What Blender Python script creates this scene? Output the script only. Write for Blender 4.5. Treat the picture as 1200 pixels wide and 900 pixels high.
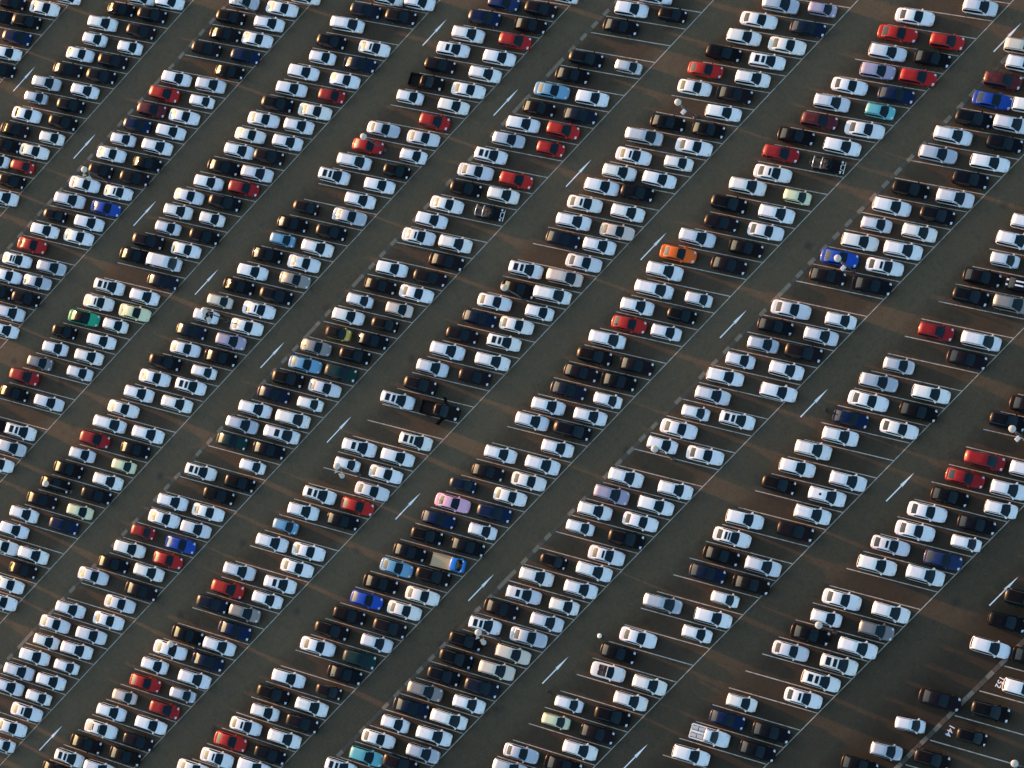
import bpy, math, random
import numpy as np
from mathutils import Matrix, Vector

# ------------------------------------------------------------------ scene, camera, light
for _o in list(bpy.data.objects):
    bpy.data.objects.remove(_o)
sc = bpy.context.scene
COL = sc.collection
RNG = random.Random(11)

CAM_R = np.array((0.6036852500839899, 0.6788822172015285, -0.41795101865956436))
CAM_U = np.array((-0.6621733589693701, 0.7189332137494941, 0.21133262133198052))
CAM_F = np.array((-0.4439488275716614, -0.14917764355077182, -0.8835470950449592))
CAM_P = np.array((154.3141676137912, 51.85011195168649, 307.12006297609696))
LENS = 95.7209724934992
cam = bpy.data.cameras.new('camera')
cam.lens = LENS; cam.sensor_width = 36.0; cam.clip_start = 1.0; cam.clip_end = 6000.0
cam_ob = bpy.data.objects.new('camera', cam); COL.objects.link(cam_ob)
_m = Matrix.Identity(4)
for _i in range(3):
    _m[_i][0] = CAM_R[_i]; _m[_i][1] = CAM_U[_i]; _m[_i][2] = -CAM_F[_i]; _m[_i][3] = CAM_P[_i]
cam_ob.matrix_world = _m
sc.camera = cam_ob

SUN_EL = math.radians(6.3)
SHADOW_AZ = math.radians(23.0)               # the way the shadows fall, from +X
world = bpy.data.worlds.new('World'); sc.world = world; world.use_nodes = True
_wn = world.node_tree.nodes
sky = _wn.new('ShaderNodeTexSky'); sky.sky_type = 'NISHITA'; sky.sun_disc = False
sky.sun_elevation = SUN_EL
sky.sun_rotation = math.radians(90.0) - (SHADOW_AZ + math.pi)
sky.air_density = 1.0; sky.dust_density = 1.2; sky.ozone_density = 1.6
world.node_tree.links.new(sky.outputs[0], _wn['Background'].inputs[0])
_wn['Background'].inputs[1].default_value = 0.15
sun = bpy.data.lights.new('sun', 'SUN'); sun.energy = 2.0; sun.angle = math.radians(0.8); sun.color = (1.0, 0.45, 0.21)
sun_ob = bpy.data.objects.new('sun', sun); COL.objects.link(sun_ob)
_d = Vector((math.cos(SHADOW_AZ) * math.cos(SUN_EL), math.sin(SHADOW_AZ) * math.cos(SUN_EL), -math.sin(SUN_EL)))
sun_ob.rotation_euler = _d.to_track_quat('-Z', 'Y').to_euler()
sun_ob.location = (0, 0, 80)
sc.view_settings.view_transform = 'Standard'; sc.view_settings.look = 'None'
sc.view_settings.exposure = 1.98; sc.view_settings.gamma = 1.0; sc.view_settings.use_curve_mapping = False

# ------------------------------------------------------------------ materials
def mat(name, base, rough=0.5, metal=0.0, coat=0.0, spec=0.5, coat_rough=0.06):
    m = bpy.data.materials.new(name); m.use_nodes = True
    b = m.node_tree.nodes['Principled BSDF']
    b.inputs['Base Color'].default_value = (*base, 1); b.inputs['Roughness'].default_value = rough
    b.inputs['Metallic'].default_value = metal; b.inputs['Coat Weight'].default_value = coat
    b.inputs['Coat Roughness'].default_value = coat_rough; b.inputs['Specular IOR Level'].default_value = spec
    return m

def paint(name, base, rough=0.42, metal=0.0, coat=0.12, dust=0.10, spec=.2):
    """car paint with a faint uneven film of road dust"""
    m = mat(name, base, rough, metal, coat, spec, .12)
    nt = m.node_tree; b = nt.nodes['Principled BSDF']
    tc = nt.nodes.new('ShaderNodeTexCoord'); no = nt.nodes.new('ShaderNodeTexNoise')
    no.inputs['Scale'].default_value = 2.2; no.inputs['Detail'].default_value = 4
    nt.links.new(tc.outputs['Object'], no.inputs['Vector'])
    rp = nt.nodes.new('ShaderNodeMapRange'); rp.inputs[1].default_value = 0.45; rp.inputs[2].default_value = 0.75
    rp.inputs[3].default_value = 0.0; rp.inputs[4].default_value = dust
    nt.links.new(no.outputs['Fac'], rp.inputs[0])
    mx = nt.nodes.new('ShaderNodeMix'); mx.data_type = 'RGBA'
    mx.inputs[6].default_value = (*base, 1); mx.inputs[7].default_value = (0.20, 0.17, 0.14, 1)
    nt.links.new(rp.outputs[0], mx.inputs[0]); nt.links.new(mx.outputs[2], b.inputs['Base Color'])
    ma = nt.nodes.new('ShaderNodeMath'); ma.operation = 'ADD'; ma.inputs[1].default_value = rough
    nt.links.new(rp.outputs[0], ma.inputs[0]); nt.links.new(ma.outputs[0], b.inputs['Roughness'])
    return m

PAINTS = {
    'w': [paint('paint_white_%d' % i, c) for i, c in enumerate([(.80, .80, .80), (.76, .77, .78), (.80, .79, .76), (.72, .73, .75), (.80, .77, .72), (.64, .65, .68), (.80, .80, .80)])],
    'S': [paint('paint_silver_%d' % i, c, .38, .35) for i, c in enumerate([(.50, .53, .58), (.56, .57, .58), (.47, .50, .54)])],
    'g': [paint('paint_grey_%d' % i, c, .38, .3) for i, c in enumerate([(.20, .20, .20), (.27, .25, .23)])],
    'k': [paint('paint_black_%d' % i, c, .30, 0, .02, .015, .07) for i, c in enumerate([(.004, .004, .005), (.007, .005, .005), (.010, .007, .009), (.004, .005, .008)])],
    'n': [paint('paint_navy_%d' % i, c, .32, 0, .04, .02, .10) for i, c in enumerate([(.003, .009, .026), (.005, .009, .020), (.003, .012, .045)])],
    'r': [paint('paint_red_%d' % i, c, dust=.05) for i, c in enumerate([(.36, .007, .007), (.28, .005, .007), (.40, .011, .007)])],
    'm': [paint('paint_maroon', (.085, .006, .009))],
    'b': [paint('paint_blue_%d' % i, c, dust=.03) for i, c in enumerate([(.006, .05, .30), (.006, .06, .38)])],
    'B': [paint('paint_deep_blue', (.006, .022, .085), dust=.03)],
    't': [paint('paint_beige_%d' % i, c) for i, c in enumerate([(.64, .53, .46), (.66, .58, .48)])],
    'y': [paint('paint_pale_yellow', (.70, .70, .44))],
    'Y': [paint('paint_yellow', (.62, .42, .06))],
    'o': [paint('paint_orange', (.72, .12, .012), dust=.05)],
    'e': [paint('paint_green', (.008, .32, .17), dust=.05)],
    'E': [paint('paint_dark_green', (.004, .028, .026), dust=.04, spec=.1, coat=.05)],
    'c': [paint('paint_light_blue', (.15, .33, .48))],
    'V': [paint('paint_vivid_blue', (.015, .20, .62), dust=.03)],
    'a': [paint('paint_turquoise', (.12, .42, .45))],
    'P': [paint('paint_pink', (.78, .42, .54))],
    'l': [paint('paint_lilac', (.36, .32, .42))],
}
COLOUR = dict(B='deep-blue', w='white', S='silver', g='grey', k='black', n='navy', r='red', m='maroon', b='blue', t='beige', y='cream',
              Y='yellow', o='orange', e='emerald', E='dark-green', c='azure', a='turquoise', V='blue', P='pink', l='lilac')
M_GLASS = mat('dark_glass', (.002, .009, .014), .05, 0, 0, .28)
M_TYRE = mat('tyre_rubber', (.012, .012, .012), .85)
M_RIM = mat('wheel_alloy', (.42, .43, .45), .35, .8)
M_LAMP = mat('headlight_lens', (.62, .65, .70), .15, .25, .3)
M_TAIL = mat('tail_light_lens', (.32, .008, .008), .15, 0, .5)
M_TRIM = mat('black_trim', (.012, .012, .012), .6)
M_ROOFK = paint('roof_black', (.005, .005, .006), .45, 0, .03, .02, .07)
M_BED = mat('bed_liner', (.016, .012, .010), .9, spec=.1)
M_PLY = mat('plywood_bed', (.42, .33, .20), .8)
M_SEAT = mat('leather_seat', (.10, .055, .035), .6)
M_CHROME = mat('steel_tube', (.70, .70, .70), .25, .9)
M_WTRIM = mat('white_trim', (.80, .80, .80), .4)
FIXED = dict(pale=mat('pale_chest', (.50, .47, .44), .6), glass=M_GLASS, tyre=M_TYRE, lamp=M_LAMP, tail=M_TAIL, trim=M_TRIM, bed=M_BED, ply=M_PLY, seat=M_SEAT, chrome=M_CHROME, white=M_WTRIM, roofk=M_ROOFK, rim=M_RIM)

def asphalt():
    m = bpy.data.materials.new('asphalt'); m.use_nodes = True
    nt = m.node_tree; N = nt.nodes; Lk = nt.links; b = N['Principled BSDF']
    b.inputs['Roughness'].default_value = 0.9; b.inputs['Specular IOR Level'].default_value = 0.25
    tc = N.new('ShaderNodeTexCoord')
    def noise(scale, detail, rough=.55, vec=None):
        n = N.new('ShaderNodeTexNoise'); n.inputs['Scale'].default_value = scale; n.inputs['Detail'].default_value = detail
        n.inputs['Roughness'].default_value = rough
        Lk.new(vec or tc.outputs['Object'], n.inputs['Vector']); return n.outputs['Fac']
    def ramp(fac, a, bb, c0, c1):
        r = N.new('ShaderNodeMapRange'); r.inputs[1].default_value = a; r.inputs[2].default_value = bb
        r.inputs[3].default_value = c0; r.inputs[4].default_value = c1; Lk.new(fac, r.inputs[0]); return r.outputs[0]
    def mix(fac, c0, c1, mode='MIX'):
        x = N.new('ShaderNodeMix'); x.data_type = 'RGBA'; x.blend_type = mode
        for sock, v in ((0, fac), (6, c0), (7, c1)):
            if isinstance(v, (tuple, float, int)): x.inputs[sock].default_value = v if not isinstance(v, tuple) else (*v, 1)
            else: Lk.new(v, x.inputs[sock])
        return x.outputs[2]
    def math_v(v):
        n = N.new('ShaderNodeVectorMath'); n.operation = 'ADD'; n.inputs[1].default_value = v; Lk.new(tc.outputs['Object'], n.inputs[0]); return n.outputs[0]
    base = mix(ramp(noise(.045, 5), .35, .65, 0, 1), (.085, .059, .032), (.108, .075, .0405))
    base = mix(ramp(noise(.35, 6, .65), .40, .72, 0, .55), base, (.064, .051, .033))
    # stretched wear along the driving lanes (Y)
    mp = N.new('ShaderNodeMapping'); mp.inputs['Scale'].default_value = (1.1, .05, 1); Lk.new(tc.outputs['Object'], mp.inputs['Vector'])
    base = mix(ramp(noise(1.0, 4, .6, mp.outputs[0]), .5, .75, 0, .35), base, (.106, .081, .049))
    # aggregate speckle
    base = mix(ramp(noise(7.0, 2, .5), .38, .68, .0, .6), base, (.120, .093, .058), 'MIX')
    base = mix(ramp(noise(2.6, 3, .65), .50, .70, .0, .34), base, (.036, .032, .025), 'MIX')
    base = mix(ramp(noise(2.9, 2, .6, math_v((37, 11, 5))), .50, .70, .0, .30), base, (.135, .108, .075), 'MIX')
    base = mix(ramp(noise(.9, 4, .65), .52, .74, .0, .35), base, (.045, .037, .027), 'MIX')
    # oil stains
    vo = N.new('ShaderNodeTexVoronoi'); vo.inputs['Scale'].default_value = .16; Lk.new(tc.outputs['Object'], vo.inputs['Vector'])
    base = mix(ramp(vo.outputs['Distance'], .03, .13, .55, 0.0), base, (.022, .021, .021))
    # the lanes are worn pale by traffic, the bays are darker; the tone also drops towards the far right-hand blocks
    def math_(op, a, bb=None):
        n = N.new('ShaderNodeMath'); n.operation = op
        for s_, v_ in ((0, a), (1, bb)):
            if v_ is None: continue
            if isinstance(v_, (int, float)): n.inputs[s_].default_value = v_
            else: Lk.new(v_, n.inputs[s_])
        return n.outputs[0]
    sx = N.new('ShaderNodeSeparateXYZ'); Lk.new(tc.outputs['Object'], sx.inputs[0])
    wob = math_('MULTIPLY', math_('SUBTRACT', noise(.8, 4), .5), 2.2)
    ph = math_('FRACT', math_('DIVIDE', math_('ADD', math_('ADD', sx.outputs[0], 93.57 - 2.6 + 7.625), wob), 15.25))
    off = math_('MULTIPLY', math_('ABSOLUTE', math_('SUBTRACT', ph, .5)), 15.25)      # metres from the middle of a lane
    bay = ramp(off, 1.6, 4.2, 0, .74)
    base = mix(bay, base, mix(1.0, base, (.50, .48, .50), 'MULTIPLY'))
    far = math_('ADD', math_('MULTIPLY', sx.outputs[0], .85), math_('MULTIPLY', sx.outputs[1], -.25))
    right_dark = ramp(math_('ADD', far, math_('MULTIPLY', wob, 3.0)), 8.0, 58.0, 0, .85)
    base = mix(right_dark, base, mix(1.0, base, (.40, .41, .42), 'MULTIPLY'))
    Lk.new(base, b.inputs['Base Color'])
    bp = N.new('ShaderNodeBump'); bp.inputs['Strength'].default_value = .35; bp.inputs['Distance'].default_value = .02
    Lk.new(noise(14.0, 3), bp.inputs['Height']); Lk.new(bp.outputs[0], b.inputs['Normal'])
    return m

def road_paint(c=(.50, .46, .39), wear=.75, name='worn_road_paint'):
    m = bpy.data.materials.new(name); m.use_nodes = True
    nt = m.node_tree; N = nt.nodes; b = N['Principled BSDF']; b.inputs['Roughness'].default_value = .75
    tc = N.new('ShaderNodeTexCoord'); no = N.new('ShaderNodeTexNoise'); no.inputs['Scale'].default_value = 1.3; no.inputs['Detail'].default_value = 6
    no.inputs['Roughness'].default_value = .7
    nt.links.new(tc.outputs['Object'], no.inputs['Vector'])
    r = N.new('ShaderNodeMapRange'); r.inputs[1].default_value = .44; r.inputs[2].default_value = .66; r.inputs[3].default_value = 0; r.inputs[4].default_value = wear
    nt.links.new(no.outputs['Fac'], r.inputs[0])
    x = N.new('ShaderNodeMix'); x.data_type = 'RGBA'; x.inputs[6].default_value = (*c, 1); x.inputs[7].default_value = (.13, .12, .105, 1)
    nt.links.new(r.outputs[0], x.inputs[0]); nt.links.new(x.outputs[2], b.inputs['Base Color'])
    return m

def concrete(name, c0, c1):
    m = bpy.data.materials.new(name); m.use_nodes = True
    nt = m.node_tree; N = nt.nodes; b = N['Principled BSDF']; b.inputs['Roughness'].default_value = .9
    tc = N.new('ShaderNodeTexCoord'); no = N.new('ShaderNodeTexNoise'); no.inputs['Scale'].default_value = 1.7; no.inputs['Detail'].default_value = 5
    oi = N.new('ShaderNodeObjectInfo'); ad = N.new('ShaderNodeVectorMath'); ad.operation = 'ADD'
    nt.links.new(tc.outputs['Object'], ad.inputs[0]); nt.links.new(oi.outputs['Location'], ad.inputs[1])
    nt.links.new(ad.outputs[0], no.inputs['Vector'])
    x = N.new('ShaderNodeMix'); x.data_type = 'RGBA'; x.inputs[6].default_value = (*c0, 1); x.inputs[7].default_value = (*c1, 1)
    nt.links.new(no.outputs['Fac'], x.inputs[0]); nt.links.new(x.outputs[2], b.inputs['Base Color'])
    return m

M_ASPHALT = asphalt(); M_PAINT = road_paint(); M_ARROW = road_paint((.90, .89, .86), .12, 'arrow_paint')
M_SLAB_L = concrete('pale_concrete', (.15, .125, .092), (.23, .195, .145)); M_SLAB_D = concrete('dark_concrete', (.060, .051, .036), (.085, .073, .054))
M_POLE = mat('galvanised_pole', (.09, .09, .095), .6, .3)
M_DOME = mat('white_lamp_dome', (.50, .47, .43), .6)
M_FLOOD = mat('floodlight_case', (.55, .57, .62), .4, .2)

# ------------------------------------------------------------------ helpers
def new_mesh(name, V, F, mats, smooth=True, mi=None):
    me = bpy.data.meshes.new(name); me.from_pydata([tuple(map(float, v)) for v in V], [], [tuple(f) for f in F])
    for m in mats: me.materials.append(m)
    if smooth: me.polygons.foreach_set('use_smooth', [True] * len(me.polygons))
    if mi: me.polygons.foreach_set('material_index', mi)
    me.update(); return me

def put(name, me, parent=None, loc=(0, 0, 0), rz=0.0):
    o = bpy.data.objects.new(name, me); COL.objects.link(o); o.location = loc; o.rotation_euler = (0, 0, rz)
    if parent: o.parent = parent
    return o

def tag(o, label=None, cat=None, group=None, kind=None):
    if label: o['label'] = label
    if cat: o['category'] = cat
    if group: o['group'] = group
    if kind: o['kind'] = kind
    return o

def box(x0, x1, y0, y1, z0, z1, bev=0.0):
    """box, upper edges drawn in by bev"""
    b = min(bev, (x1 - x0) * .3, (y1 - y0) * .3)
    V = [(x0, y0, z0), (x1, y0, z0), (x1, y1, z0), (x0, y1, z0), (x0, y0, z1 - b), (x1, y0, z1 - b), (x1, y1, z1 - b), (x0, y1, z1 - b)]
    F = [(0, 1, 5, 4), (1, 2, 6, 5), (2, 3, 7, 6), (3, 0, 4, 7)]
    if b > 0:
        V += [(x0 + b, y0 + b, z1), (x1 - b, y0 + b, z1), (x1 - b, y1 - b, z1), (x0 + b, y1 - b, z1)]
        F += [(4, 5, 9, 8), (5, 6, 10, 9), (6, 7, 11, 10), (7, 4, 8, 11), (8, 9, 10, 11)]
    else:
        F += [(4, 5, 6, 7)]
    F += [(3, 2, 1, 0)]
    return V, F

def join(*vf):
    V, F = [], []
    for v, f in vf:
        n = len(V); V += list(v); F += [tuple(i + n for i in q) for q in f]
    return V, F

def tube(p0, p1, r0, r1, n=8):
    p0 = Vector(p0); p1 = Vector(p1); ax = (p1 - p0).normalized()
    u = ax.orthogonal().normalized(); w = ax.cross(u); V = []; F = []
    for p, r in ((p0, r0), (p1, r1)):
        for k in range(n):
            t = 2 * math.pi * k / n; V.append(tuple(p + u * math.cos(t) * r + w * math.sin(t) * r))
    for k in range(n): F.append((k, (k + 1) % n, n + (k + 1) % n, n + k))
    F.append(tuple(range(n))[::-1]); F.append(tuple(range(n, 2 * n)))
    return V, F

def lathe(prof, n=14):
    V = []; F = []
    for r, z in prof:
        for k in range(n):
            t = 2 * math.pi * k / n; V.append((r * math.cos(t), r * math.sin(t), z))
    for j in range(len(prof) - 1):
        for k in range(n):
            F.append((j * n + k, j * n + (k + 1) % n, (j + 1) * n + (k + 1) % n, (j + 1) * n + k))
    F.append(tuple(range(n))[::-1]); F.append(tuple(range((len(prof) - 1) * n, len(prof) * n)))
    return V, F

# ------------------------------------------------------------------ car bodies
class Car:
    def __init__(s, L, W, H, belt, nose, cowl, trunk, xr0, xr1, xf1, xf0, roofw=.74, square=0.0, wheel=.33, cabin=True, base=.92):
        s.__dict__.update(locals()); s.hw = W / 2
        q = square
        s.px = [0, .012, .045, .12, .28, .5, .72, .86, .94, .982, 1.0]
        s.pw = [.80 + .12 * q, .88 + .08 * q, .945 + .04 * q, .985, 1, 1, .995, .965 + .02 * q, .90 + .06 * q, .79 + .14 * q, .64 + .24 * q]
        s.tx = [0, .02, max(xr0, .035), (xr0 + xf0) / 2, xf0, .90, .965, 1.0]
        s.tz = [trunk - .16, trunk - .03, trunk, belt, cowl, nose + .10, nose + .02, nose - .12]
    def X(s, f): return (f - .5) * s.L
    def w(s, f): return np.interp(f, s.px, s.pw) * s.hw
    def zt(s, f): return float(np.interp(f, s.tx, s.tz))
    def zb(s, f): return float(np.interp(f, [0, .06, .9, 1], [.36, .24, .22, .34]))
    def body(s, f, v):
        a = abs(v); sg = -1 if v < 0 else 1; w = s.w(f); zt = s.zt(f); zb = s.zb(f)
        y = np.interp(a, [0, .35, .60, .74, .83, .92, 1], [0, .40, .74, .92, .985, 1.0, .93]) * w
        z = np.interp(a, [0, .35, .60, .74, .83, .92, 1], [zt + .03, zt + .022, zt, zt - .04, zt - .14, (zt + zb) * .5, zb])
        bul = (.17 * max(0, (f - .86) / .14) ** 1.5 - .07 * max(0, (.08 - f) / .08)) * (1 - .25 * s.square)
        return np.array((s.X(f) + bul * (1 - min(1, (y / w)) ** 2) - bul * .45, sg * y, z))
    def zc(s, f):
        b0 = s.zt(s.xr0) - .01; b1 = s.zt(s.xf0) - .01; m = (s.xr1 + s.xf1) / 2
        return float(np.interp(f, [s.xr0, s.xr0 * .45 + s.xr1 * .55, s.xr1, m, s.xf1, s.xf1 * .5 + s.xf0 * .5, s.xf0],
                               [b0, b0 * .42 + (s.H - .03) * .58, s.H - .035, s.H, s.H - .04, b1 * .46 + (s.H - .04) * .54, b1]))
    def cab(s, f, v):
        a = abs(v); sg = -1 if v < 0 else 1; z = s.zc(f); zb = s.zt(f) - .03
        k = min(1, max(0, (z - zb) / .45)); wb = s.base * s.w(f); wr = s.hw * (s.roofw * k + (s.base - .05) * (1 - k)); wr = min(wr, wb)
        y = np.interp(a, [0, .35, .62, .74, 1], [0, .45 * wr, .84 * wr, wr, wb])
        zz = np.interp(a, [0, .35, .62, .74, 1], [z + .025 * k, z + .018 * k, z - .005 * k, z - .06 * k, zb])
        m = (s.xr1 + s.xf1) / 2
        bul = .20 * max(0, (f - m) / (s.xf0 - m)) ** 2 - .10 * max(0, (m - f) / (m - s.xr0 + 1e-6)) ** 3
        return np.array((s.X(f) + bul * ((1 - min(1, y / wr) ** 2) - .55), sg * y, zz))
    def grid(s, fn, fs, vs, off=0.0):
        V = []; F = []; n = len(vs)
        for f in fs:
            for v in vs:
                p = fn(f, v)
                if off:
                    e = 1e-3; du = fn(min(f + e, 1), v) - fn(max(f - e, 0), v); dv = fn(f, v + e) - fn(f, v - e)
                    nn = np.cross(du, dv); nn = nn / (np.linalg.norm(nn) + 1e-12)
                    p = p + nn * off
                V.append(tuple(p))
        for i in range(len(fs) - 1):
            for j in range(n - 1):
                F.append((i * n + j, (i + 1) * n + j, (i + 1) * n + j + 1, i * n + j + 1))
        return V, F
    def wheels(s):
        out = []
        r = s.wheel
        for fx in (.20, .80):
            for sg in (-1, 1):
                V, F = lathe([(r * .62, -.10), (r * .92, -.105), (r, -.07), (r, .07), (r * .92, .105), (r * .60, .105), (r * .58, .07)], 14)
                V = [(x, z * 1.0, y) for x, y, z in V]
                cx = s.X(fx); cy = sg * (s.hw - .085)
                V = [(x + cx, (y if sg > 0 else -y) + cy, z + r) for x, y, z in V]
                if sg > 0: F = [tuple(reversed(f)) for f in F]
                mi = [1 if len(f) > 4 else 0 for f in F]
                out.append(('wheel', ('tyre', 'rim'), V, F, mi))
        return out
    def parts(s, roof=''):
        P = []
        BV = [-1, -.92, -.83, -.74, -.60, -.35, 0, .35, .60, .74, .83, .92, 1]
        BF = [0, .012, .045, .12, .2, .28, .4, .5, .6, .72, .80, .86, .91, .945, .982, 1.0]
        V, F = s.grid(s.body, BF, BV)
        n = len(BV); F = F + [tuple(range(n)), tuple(range((len(BF) - 1) * n, len(BF) * n))[::-1]]
        P.append(('body', ('paint',), V, F, None))
        if s.cabin:
            m = (s.xr1 + s.xf1) / 2
            CF = [s.xr0, s.xr0 * .45 + s.xr1 * .55, s.xr1, (s.xr1 + m) / 2, m, (s.xf1 + m) / 2, s.xf1, s.xf1 * .5 + s.xf0 * .5, s.xf0]
            CV = [-1, -.87, -.74, -.62, -.35, 0, .35, .62, .74, .87, 1]
            V, F = s.grid(s.cab, CF, CV)
            P.append(('roof', ('roofk' if 'b' in roof else 'paint',), V, F, None))
            d = s.xf0 - s.xf1
            V, F = s.grid(s.cab, [s.xf1 - d * .02, s.xf1 + d * .25, s.xf1 + d * .5, s.xf1 + d * .75, s.xf0 + d * .0], [-.70, -.55, -.30, 0, .30, .55, .70], .013)
            P.append(('windshield', ('glass',), V, F, None))
            d = s.xr1 - s.xr0
            V, F = s.grid(s.cab, [s.xr0 + d * .12, s.xr0 + d * .55, s.xr1 - d * .06], [-.60, -.35, 0, .35, .60], .013)
            P.append(('rear_window', ('glass',), V, F, None))
            a0 = s.xr0 * .35 + s.xr1 * .65; a1 = s.xf1 * .45 + s.xf0 * .55
            for sg in (-1, 1):
                vs = [.765, .985] if sg > 0 else [-.985, -.765]
                V, F = s.grid(s.cab, [a0, s.xr1, (s.xr1 + s.xf1) / 2, s.xf1, a1], vs, .013)
                P.append(('side_window', ('glass',), V, F, None))
            L = s.xf1 - s.xr1
            pan = []
            if '1' in roof: pan = [(s.xf1 - .42 * L, s.xf1 - .17 * L)]
            if '+' in roof: pan = [(s.xf1 - .30 * L, s.xf1 - .10 * L), (s.xf1 - .72 * L, s.xf1 - .44 * L)]
            if '*' in roof: pan = [(s.xr1 + .02 * L, s.xf1 - .05 * L)]
            if 'i' in roof: pan = [(s.xf1 - .42 * L, s.xf1 - .30 * L)]
            vv = .16 if 'i' in roof else .5
            for f0, f1 in pan:
                V, F = s.grid(s.cab, [f0, f1], [-vv, -vv * .4, vv * .4, vv], .014)
                P.append(('sunroof' if 'i' not in roof else 'roof_vent', ('glass',), V, F, None))
            for sg in (-1, 1):
                f = s.xf0 - .25 * (s.xf0 - s.xf1); y = s.w(f) * .97; z = s.zt(f)
                V, F = box(s.X(f) - .09, s.X(f) + .09, min(sg * y, sg * (y + .17)), max(sg * y, sg * (y + .17)), z - .02, z + .13, .03)
                P.append(('door_mirror', ('paint',), V, F, None))
        if s.square >= .2 and s.cabin and s.square < .6:
            for sg in (-1, 1):
                V, F = s.grid(s.cab, [s.xr1 + .02, (s.xr1 + s.xf1) / 2, s.xf1 - .03], [sg * .66 - .03, sg * .66, sg * .66 + .03], .03)
                P.append(('roof_rail', ('trim',), V, F, None))
        for sg in (-1, 1):
            vs = [.50, .62, .76, .85] if sg > 0 else [-.85, -.76, -.62, -.50]
            V, F = s.grid(s.body, [.93, .955, .98], vs, .010)
            P.append(('headlight', ('lamp',), V, F, None))
            vs = [.72, .80, .88] if sg > 0 else [-.88, -.80, -.72]
            V, F = s.grid(s.body, [.004, .02, .045], vs, .010)
            P.append(('tail_light', ('tail',), V, F, None))
        P += s.wheels()
        return P

SPEC = {
    's0': Car(4.75, 1.80, 1.44, .96, .72, .96, 1.02, .095, .285, .525, .705, .755),
    's1': Car(4.60, 1.76, 1.46, .97, .74, .97, 1.04, .075, .265, .535, .715, .77),
    's2': Car(4.90, 1.84, 1.45, .96, .74, .97, 1.00, .115, .305, .54, .715, .75),
    'v0': Car(4.60, 1.84, 1.68, 1.06, .84, 1.04, 1.08, .012, .055, .555, .76, .775, .3, .36, True, .985),
    'v1': Car(4.65, 1.77, 1.52, .98, .76, .98, 1.02, .015, .085, .54, .74, .765, .1, .33, True, .965),
    'v2': Car(4.40, 1.80, 1.62, 1.03, .82, 1.02, 1.06, .014, .07, .55, .76, .77, .22, .35, True, .975),
    'h0': Car(3.85, 1.69, 1.51, .98, .80, 1.00, 1.04, .018, .075, .575, .80, .79, .25, .30, True, .975),
    'h1': Car(3.45, 1.53, 1.62, 1.02, .86, 1.03, 1.06, .012, .05, .63, .84, .84, .5, .28, True, .985),
    'm0': Car(4.80, 1.76, 1.84, 1.06, .88, 1.08, 1.10, .010, .04, .62, .825, .82, .45, .33, True, .985),
    'n0': Car(5.05, 1.80, 1.98, 1.10, .96, 1.16, 1.12, .008, .03, .75, .90, .85, .65, .33, True, .985),
}

def pickup(doors=False, racks=False):
    c = Car(5.05, 1.84, 1.72, 1.06, .90, 1.06, .74, .40, .43, .60, .73, .76, .4, .37)
    c.tx = [0, .03, .385, .40, .55, .73, .90, .965, 1.0]; c.tz = [.70, .74, .74, 1.04, 1.06, 1.06, 1.0, .92, .78]
    P = c.parts()
    x0, x1 = c.X(.012), c.X(.392)
    P.append(('bed', ('white' if racks else 'bed',), *box(x0 + .06, x1 - .02, -.74, .74, .72, .79), None))
    for sg in (-1, 1):
        P.append(('bed_side', ('paint',), *box(x0, x1, min(sg * .76, sg * .91), max(sg * .76, sg * .91), .60, 1.10, .03), None))
    P.append(('tailgate', ('paint',), *box(x0 - .08, x0 + .05, -.80, .80, .58, 1.09, .03), None))
    if racks:
        P.append(('bed_cover', ('white',), *box(x0 + .10, x1 - .10, -.12, .12, .80, 1.16, .02), None))
        for xa, xb in ((x0 + .12, x0 + .88), (x0 + 1.0, x1 - .12)):
            for sg in (-1, 1):
                P.append(('tool_chest', ('pale',), *box(xa, xb, min(sg * .22, sg * .66), max(sg * .22, sg * .66), .80, 1.12, .04), None))
    if doors:
        for sg in (-1, 1):
            V, F = box(-.95, 0, -.05, .05, .38, 1.30, .02)
            an = math.radians(62) * sg
            V = [(c.X(.62) + x * math.cos(an) + y * math.sin(an) * -1, sg * .93 - x * 0 + (-x) * math.sin(abs(an)) * sg + y * math.cos(an), z) for x, y, z in V]
            P.append(('door', ('paint',), V, F, None))
    return P

def convertible():
    c = Car(4.60, 1.82, 1.38, .94, .70, .95, .98, .20, .33, .53, .69, .72)
    P = [p for p in c.parts() if p[0] not in ('roof', 'rear_window', 'side_window')]
    V, F = c.grid(c.body, [.24, .30, .40, .50, .565], [-.60, -.35, 0, .35, .60], .012)
    P.append(('interior', ('trim',), V, F, None))
    for f in (.31, .46):
        for y in (-.36, .36):
            P.append(('seat', ('seat',), *join(box(c.X(f) - .22, c.X(f) + .24, y - .24, y + .24, .95, 1.04, .05), box(c.X(f) - .34, c.X(f) - .22, y - .24, y + .24, .95, 1.22, .04)), None))
    P.append(('windshield_frame', ('paint',), *box(c.X(.53) - .05, c.X(.53) + .03, -.66, .66, 1.32, 1.38, .02), None))
    return P

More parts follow.
